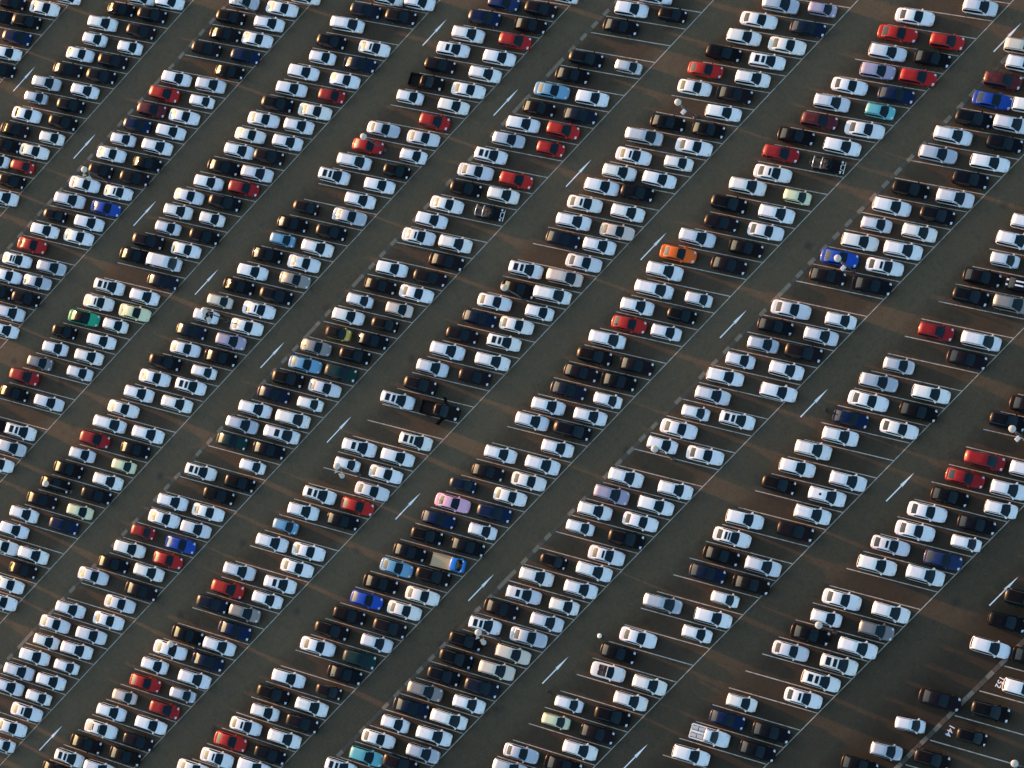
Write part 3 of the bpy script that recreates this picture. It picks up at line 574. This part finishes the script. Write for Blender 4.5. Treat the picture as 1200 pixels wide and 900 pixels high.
def quad(V, F, p0, p1, w, z):
    d = np.array(p1, float) - np.array(p0, float); d /= np.linalg.norm(d); n = np.array((-d[1], d[0])) * w / 2; k = len(V)
    for p, s in ((p0, -1), (p1, -1), (p1, 1), (p0, 1)): V.append((p[0] + s * n[0], p[1] + s * n[1], z))
    F.append((k, k + 1, k + 2, k + 3))

for b, X in BAY_X.items():
    V, F = [], []
    ys = []
    for i in range(-60, 80):
        y = PHASE[b] - PITCH * i
        x0, y0 = X - STALL_LEN * CA, y - STALL_LEN * SA
        if in_view(X, y, .06) or in_view(x0, y0, .06):
            quad(V, F, (x0, y0), (X - .08, y - .08 * SA / CA), .105, .008); ys.append(y)
    if not ys: continue
    o = put('stall_lines', new_mesh('stall_lines', V, F, [M_PAINT], False), ground); tag(o, kind='structure')
    V, F = [], []
    quad(V, F, (X, min(ys) - 3), (X, max(ys) + 3), .10, .004)
    o = put('edge_line', new_mesh('edge_line', V, F, [M_PAINT], False), ground); tag(o, kind='structure')
V, F = [], []
for n in range(-4, 9):
    y = 7.99 + 4.06 * n; quad(V, F, (70.98, y + .1), (70.98 + 13 * CA, y + .1 + 13 * SA), .115, .008)
o = put('stall_lines', new_mesh('stall_lines', V, F, [M_PAINT], False), ground); tag(o, kind='structure')

# lane arrows, a long shaft with a slim barbed head
av = [(-.075, 0, 0), (.075, 0, 0), (.075, 2.7, 0), (-.075, 2.7, 0), (-.20, 2.5, 0), (.20, 2.5, 0), (.0, 4.75, 0)]
arrow_me = new_mesh('lane_arrow', av, [(0, 1, 2, 3), (4, 3, 2, 5, 6)], [M_ARROW], False)
arrow_me2 = None
for b, X in list(BAY_X.items()) + [('L', 61.6)]:
    for y in (-80.9, -23.1, 22.9, 70.9):
        yy = y + .02 * (X)
        xx = X + 2.85 if b != 'L' else 64.7
        if b in 'ABC' and y > 0: pass
        if in_view(xx, yy + 2, .01) and b != 'K':
            o = put('lane_arrow', arrow_me, ground, (xx, (23.9 if b == 'L' else yy), .004)); tag(o, kind='structure')

# painted stall numbers in the last row
for txt, x, y in (('152', 71.95, 18.60), ('144', 71.83, 10.55)):
    cu = bpy.data.curves.new('stall_number', 'FONT'); cu.body = txt; cu.size = .95; cu.align_x = 'CENTER'; cu.align_y = 'CENTER'; cu.offset = .015
    cu.materials.append(M_WTRIM); cu.resolution_u = 3
    o = bpy.data.objects.new('stall_number', cu); COL.objects.link(o); o.location = (x, y, .010); o.rotation_euler = (0, 0, math.radians(-72)); o.parent = ground
    tag(o, kind='structure')

# paved drainage strips: pale and dark slabs in turn
slab_l = new_mesh('slab', *box(-.27, .27, -.53, .53, -.05, .0, .012), [M_SLAB_L], False)
slab_d = new_mesh('slab', *box(-.27, .27, -.53, .53, -.05, .0, .012), [M_SLAB_D], False)
for X in (BAY_X['C'] - 10.45, BAY_X['F'] - 10.40, BAY_X['I'] - 10.35, 70.53):
    st = bpy.data.objects.new('paved_strip', None); COL.objects.link(st); st.location = (X, 0, 0); tag(st, kind='structure')
    n = 0
    for k in range(-110, 110):
        y = k * 1.08 + RNG.uniform(-.01, .01)
        if in_view(X, y, .03):
            dark = (k % 2 == 0) if RNG.random() > .12 else (RNG.random() < .7)
            o = put('slab', slab_d if dark else slab_l, st, (RNG.uniform(-.012, .012), y, .016 + RNG.uniform(-.004, .006)), RNG.uniform(-.008, .008)); n += 1

# ------------------------------------------------------------------ lamp posts
base_me = new_mesh('base', *lathe([(.32, 0), (.32, .10), (.20, .16), (.12, .30)], 10), [M_POLE])
pole_me = new_mesh('pole', *lathe([(.11, .16), (.095, 2.5), (.07, 5.95)], 8), [M_POLE])
head_me = new_mesh('lamp_head', *lathe([(.10, 5.82), (.36, 5.88), (.44, 6.02), (.42, 6.16), (.40, 6.33), (.20, 6.41), (.04, 6.43)], 16), [M_DOME])
arm_me = new_mesh('bracket', *tube((0, 0, 5.0), (.95, -.35, 5.05), .04, .04, 6), [M_POLE])
fv, ff = box(.72, 1.18, -.72, -.08, 4.92, 5.26, .08)
flood_me = new_mesh('floodlight', fv, ff, [M_FLOOD], False)
horn_v, horn_f = lathe([(.06, 0), (.12, .18), (.30, .42), (.34, .45), (.22, .44), (.05, .30)], 12)
horn_me = new_mesh('loudspeaker', horn_v, horn_f, [M_DOME])
LAMPS = [  # x, y, extras, label
    (25.4, 5.1, 0, 'white domed lamp post cut by the top edge, beyond the second aisle from the left'),
    (25.4, -26.5, 2, 'lamp post with dome and loudspeakers, topmost on the left side'),
    (55.3, 5.1, 0, 'white domed lamp post over the crimson car near the top left'),
    (55.3, -26.5, 2, 'lamp post with dome and loudspeakers between small white and navy cars'),
    (55.3, -58.8, 0, 'lone white domed lamp post near the left edge between two small black cars'),
    (86, 37.0, 1, 'domed lamp post with floodlight over an empty stall near the top'),
    (86, 5.1, 0, 'white domed lamp post over the black sedan near the middle of the photo'),
    (86, -26.5, 2, 'lamp post with dome and loudspeakers left of a small white car, mid left'),
    (86, -58.8, 0, 'white domed lamp post beside a white sedan in the lower left, above a red car'),
    (116.3, 37.0, 1, 'domed lamp post with floodlight over the small blue car on the right'),
    (116.3, 5.1, 0, 'white domed lamp post beside a small white hatchback right of the middle'),
    (116.3, -26.5, 2, 'domed lamp post with loudspeakers between a white sunroof car and black SUV, bottom middle'),
    (146.8, 37.0, 1, 'white domed lamp post over the black car at the right edge'),
    (146.8, 5.1, 0, 'white domed lamp post beside a small white hatchback at the lower right'),
    (174.38, 10.61, 0, 'white domed lamp post in the bottom right corner by painted number 144'),
]
for x, y, ex, lab in LAMPS:
    r = bpy.data.objects.new('lamp_post', None); COL.objects.link(r); r.location = (x - 93.08, y + 3.51, 0)
    tag(r, lab, 'lamp post', 'lamp posts in a grid over the car park')
    put('base', base_me, r); put('pole', pole_me, r); put('lamp_head', head_me, r)
    if ex == 1:
        put('bracket', arm_me, r); put('floodlight', flood_me, r)
    if ex == 2:
        put('bracket', arm_me, r)
        for (px, py, pz, rx, rzz) in ((.62, -.22, 5.10, 1.25, .4), (.95, -.60, 5.05, .55, 2.2), (.25, -.55, 5.2, 1.1, -1.0)):
            h = put('loudspeaker', horn_me, r, (px, py, pz)); h.rotation_euler = (rx, 0, rzz)

# ------------------------------------------------------------------ the parked cars
def colour_of(code, n): 
    lst = PAINTS[code[0]]; return lst[n % len(lst)]

def scale_of(c, r):
    return (r.uniform(.965, 1.035), r.uniform(.975, 1.02), r.uniform(.97, 1.03))

NAMES = dict(p='pickup_truck', d='pickup_truck', o='convertible', j='off_roader', t='flatbed_truck', u='box_truck', n='van')
CATS = dict(p='pickup', d='pickup', o='car', j='car', t='truck', u='truck')
SPECIAL_LABEL = {'d': 'black pickup with both doors standing open beside an empty stall', 'j': None, 't': 'bright blue flatbed truck with a bare plywood bed',
                 'u': 'white box truck with a dark roof hatch over its cab', 'c': 'bright blue coupe with a white rear spoiler, right of a red car',
                 'x': 'black coupe with two white racing stripes at the right edge'}
edge_n = 0
used = {}
def final_label(c):
    t = c['code'][1]
    lab = c.get('label') or (SPECIAL_LABEL.get(t) if t in SPECIAL else None)
    if not lab:
        lab = label_of(c)
        if c['bay'] == 'L': print('L UNLABELLED', c['code'], c['u'] * 1200, c['v'] * 900)
    if ' row from' in lab and len(lab.split()) < 16: lab = lab.replace(' row from', ' diagonal row from')
    used[lab] = used.get(lab, 0) + 1
    return lab

L_rows = sorted([c for c in cars if c['bay'] == 'L'], key=lambda c: (c['v'], c['u']))
L_TXT = {(1155, 539): 'long red estate car above a smaller red sedan near the right edge', (1182, 492): 'black SUV under the white lamp dome at the right edge', (1207, 475): 'black sedan cut by the right edge just above the domed lamp post', (1207, 551): 'white SUV cut by the right edge, right of a long red car', (1200, 702): 'black SUV at the right edge, topmost of the column left of the paved strip', (1180, 729): 'long black SUV at the right edge, just above a white SUV at the paved strip', (1160, 759): 'white SUV with lit tail standing alone with its nose on the paved strip', (1101, 820): 'black sedan with glinting rear window whose nose touches the paved strip', (1067, 849): 'small white hatchback left of the paved strip, below a black sedan', (1039, 880): 'small silver hatchback left of the paved strip near the bottom edge', (1007, 897): 'black sedan cut by the bottom edge, left of a small silver hatchback', (1198, 807): 'small white SUV cut by the right edge beside painted number 152', (1161, 834): 'black SUV right of the paved strip, below painted number 152', (1139, 864): 'small black hatchback with pale windshield right of painted number 144', (1092, 890): 'navy black SUV at the bottom edge, below painted number 144', (1210, 771): 'black sedan cut by the right edge, just above painted number 152'}
for c in L_rows:
    for (u0, v0), t in L_TXT.items():
        if abs(c['u'] * 1200 - u0) < 12 and abs(c['v'] * 900 - v0) < 12: c['label'] = t

def build_single(c, n):
    r = random.Random(n * 7919 + 5)
    t = c['code'][1]
    root = bpy.data.objects.new(NAMES.get(t, 'parked_car'), None); COL.objects.link(root)
    root.location = (c['x'], c['y'], .009); root.rotation_euler = (0, 0, ANG + math.radians(r.uniform(-1.1, 1.1) + c['da']))
    root.scale = scale_of(c, r) if t != 'd' else (1.10, 1.04, 1.0)
    tag(root, final_label(c), CATS.get(t, 'car' if t != 'n' else 'van'), 'cars parked in diagonal rows')
    pm = colour_of(c['code'], r.randrange(100))
    for nm, mats, me in proto(c['code'], r.randrange(60)):
        o = bpy.data.objects.new(nm, me); COL.objects.link(o); o.parent = roof if nm in ('sunroof', 'roof_vent') else root
        if nm == 'roof': roof = o
        if 'paint' in mats:
            k = mats.index('paint'); o.material_slots[k].link = 'OBJECT'; o.material_slots[k].material = pm
    return root

for n, c in enumerate(single): build_single(c, n)

# the rest of the cars in view, and those just outside the frame whose shadows reach into it, as one mass
mass = [(c, 1000 + k) for k, c in enumerate(cars) if id(c) not in single_ids]
WEIGHT = 'wwwwwwwwwwwwwSSSkkkkkkkkkkknnrgt'
k = 5000
for b, X in BAY_X.items():
    for i in range(-70, 90):
        for z, t in (('F', 2.72), ('R', 8.75)):
            y = PHASE[b] - PITCH * (i + .5); x1 = X - t * CA; y1 = y - t * SA
            if (b, i, z) in occ or in_view(x1, y1, .022) or not in_view(x1, y1, .10): continue
            k += 1
            if RNG.random() < .08: continue
            mass.append((dict(x=x1 + RNG.uniform(-.2, .2), y=y1 + RNG.uniform(-.1, .1), code=RNG.choice(WEIGHT) + RNG.choice('ssvvvhm'), da=0.0), k))
AV, AL, AP, AM = [], [], [], []; mats_all = []; slot = {}
def slot_of(m):
    if m.name not in slot: slot[m.name] = len(mats_all); mats_all.append(m)
    return slot[m.name]
vo = 0
for c, n in mass:
    r = random.Random(n * 7919 + 5)
    an = ANG + math.radians(r.uniform(-1.1, 1.1) + c['da']); s = scale_of(c, r)
    pm = colour_of(c['code'], r.randrange(100))
    ca, sa = math.cos(an), math.sin(an)
    for nm, mats, me in proto(c['code'], r.randrange(60)):
        if nm in ('door_mirror',) and False: continue
        nv = len(me.vertices); co = np.empty(nv * 3, np.float32); me.vertices.foreach_get('co', co); co = co.reshape(-1, 3) * np.array(s, np.float32)
        w = np.stack([co[:, 0] * ca - co[:, 1] * sa + c['x'], co[:, 0] * sa + co[:, 1] * ca + c['y'], co[:, 2] + .009], 1)
        li = np.empty(len(me.loops), np.int32); me.loops.foreach_get('vertex_index', li)
        lt = np.empty(len(me.polygons), np.int32); me.polygons.foreach_get('loop_total', lt)
        mi = np.empty(len(me.polygons), np.int32); me.polygons.foreach_get('material_index', mi)
        lut = np.array([slot_of(pm if q == 'paint' else FIXED[q]) for q in mats], np.int32)
        AV.append(w); AL.append(li + vo); AP.append(lt); AM.append(lut[mi]); vo += nv
V = np.concatenate(AV); LI = np.concatenate(AL); LT = np.concatenate(AP); MI = np.concatenate(AM)
me = bpy.data.meshes.new('distant_parked_cars')
me.vertices.add(len(V)); me.vertices.foreach_set('co', V.astype(np.float32).ravel())
me.loops.add(len(LI)); me.loops.foreach_set('vertex_index', LI)
me.polygons.add(len(LT)); me.polygons.foreach_set('loop_start', np.concatenate([[0], np.cumsum(LT)[:-1]]).astype(np.int32))
for m in mats_all: me.materials.append(m)
me.polygons.foreach_set('material_index', MI); me.polygons.foreach_set('use_smooth', np.ones(len(LT), bool))
me.update(calc_edges=True)
o = put('distant_parked_cars', me)
tag(o, 'many more parked cars filling the diagonal rows toward the top left', 'cars', kind='stuff')
print('singles', len(single), 'mass', len(mass), 'faces', len(LT), 'dup labels', [k for k, v in used.items() if v > 1][:20], 'long', [k for k in used if len(k.split()) > 16][:10])

# ------------------------------------------------------------------ people
def person(loc, rz, top, legs, skin_c, hair, label, arms, walk, hat=None):
    root = bpy.data.objects.new('person', None); COL.objects.link(root); root.location = (*loc, .005); root.rotation_euler = (0, 0, rz)
    tag(root, label, 'person')
    J = dict(pelvis=(0, 0, .95), waist=(0, 0, 1.10), chest=(.01, 0, 1.36), neck=(.02, 0, 1.50), head=(.04, 0, 1.60), crown=(.03, 0, 1.73))
    VV = list(J.values()); R = [.15, .135, .155, .055, .085, .075]; E = [(0, 1), (1, 2), (2, 3), (3, 4), (4, 5)]
    for sg in (-1, 1):
        k = len(VV); st = walk * sg
        VV += [(.0, sg * .10, .88), (.12 * st + .03, sg * .11, .48), (.25 * st - .03, sg * .12, .09), (.25 * st + .13, sg * .13, .05)]
        R += [.095, .062, .042, .045]; E += [(0, k), (k, k + 1), (k + 1, k + 2), (k + 2, k + 3)]
        k = len(VV); a = arms[0 if sg < 0 else 1]
        VV += [(.01, sg * .19, 1.40), a[0], a[1], a[2]]; R += [.062, .045, .035, .04]; E += [(2, k), (k, k + 1), (k + 1, k + 2), (k + 2, k + 3)]
    me = bpy.data.meshes.new('figure'); me.from_pydata(VV, E, []); b = bpy.data.objects.new('figure', me); COL.objects.link(b); b.parent = root
    sk = b.modifiers.new('skin', 'SKIN'); sk.use_smooth_shade = True
    for i, v in enumerate(me.skin_vertices[0].data): v.radius = (R[i], R[i]); v.use_root = (i == 0)
    b.modifiers.new('sub', 'SUBSURF').levels = 1; b.modifiers['sub'].render_levels = 1
    m = bpy.data.materials.new('clothing'); m.use_nodes = True; nt = m.node_tree; N = nt.nodes
    tc = N.new('ShaderNodeTexCoord'); sp = N.new('ShaderNodeSeparateXYZ'); nt.links.new(tc.outputs['Object'], sp.inputs[0])
    cr = N.new('ShaderNodeValToRGB'); cr.color_ramp.interpolation = 'CONSTANT'
    cr.color_ramp.elements[0].position = 0; cr.color_ramp.elements[0].color = (*legs, 1)
    cr.color_ramp.elements[1].position = .54; cr.color_ramp.elements[1].color = (*top, 1)
    e = cr.color_ramp.elements.new(.825); e.color = (*skin_c, 1)
    dv = N.new('ShaderNodeMath'); dv.operation = 'DIVIDE'; dv.inputs[1].default_value = 1.82
    nt.links.new(sp.outputs[2], dv.inputs[0]); nt.links.new(dv.outputs[0], cr.inputs[0]); nt.links.new(cr.outputs[0], N['Principled BSDF'].inputs['Base Color'])
    N['Principled BSDF'].inputs['Roughness'].default_value = .85; me.materials.append(m)
    hv, hf = lathe([(.085, 1.60), (.108, 1.66), (.105, 1.73), (.075, 1.79), (.02, 1.815)], 12)
    put('hair', new_mesh('hair', [(x + .02, y, z) for x, y, z in hv], hf, [mat('hair', hair, .7)]), root)
    if hat:
        hv, hf = lathe([(.30, 1.735), (.30, 1.75), (.15, 1.765), (.13, 1.83), (.10, 1.865), (.02, 1.875)], 16)
        put('sun_hat', new_mesh('sun_hat', [(x + .02, y, z) for x, y, z in hv], hf, [mat('hat_straw', hat, .8)]), root)
    return root
DOWN = [((0, -.25, 1.16), (.05, -.27, .92), (.07, -.27, .84)), ((0, .25, 1.16), (.05, .27, .92), (.07, .27, .84))]
REACH = [((.22, -.22, 1.22), (.45, -.16, 1.12), (.53, -.14, 1.10)), ((.22, .22, 1.22), (.45, .16, 1.12), (.53, .14, 1.10))]
SWING = [((.12, -.27, 1.17), (.30, -.30, 1.00), (.36, -.30, .96)), ((-.12, .27, 1.16), (-.22, .30, .94), (-.24, .30, .86))]
person((33.35, -22.3), 2.3, (.012, .012, .014), (.014, .013, .013), (.30, .17, .11), (.008, .007, .006), 'person in black clothes walking in the aisle beside a small white hatchback', SWING, 1.0)
person((33.25, -12.75), .3, (.015, .015, .017), (.02, .02, .022), (.30, .17, .11), (.01, .008, .007), 'person in a white brimmed hat standing behind a small black car', REACH, .2, (.72, .70, .66))
person((33.75, 26.35), .5, (.03, .012, .010), (.02, .02, .024), (.32, .18, .12), (.01, .008, .007), 'person in dark clothes loading things behind a navy sedan', REACH, .2)
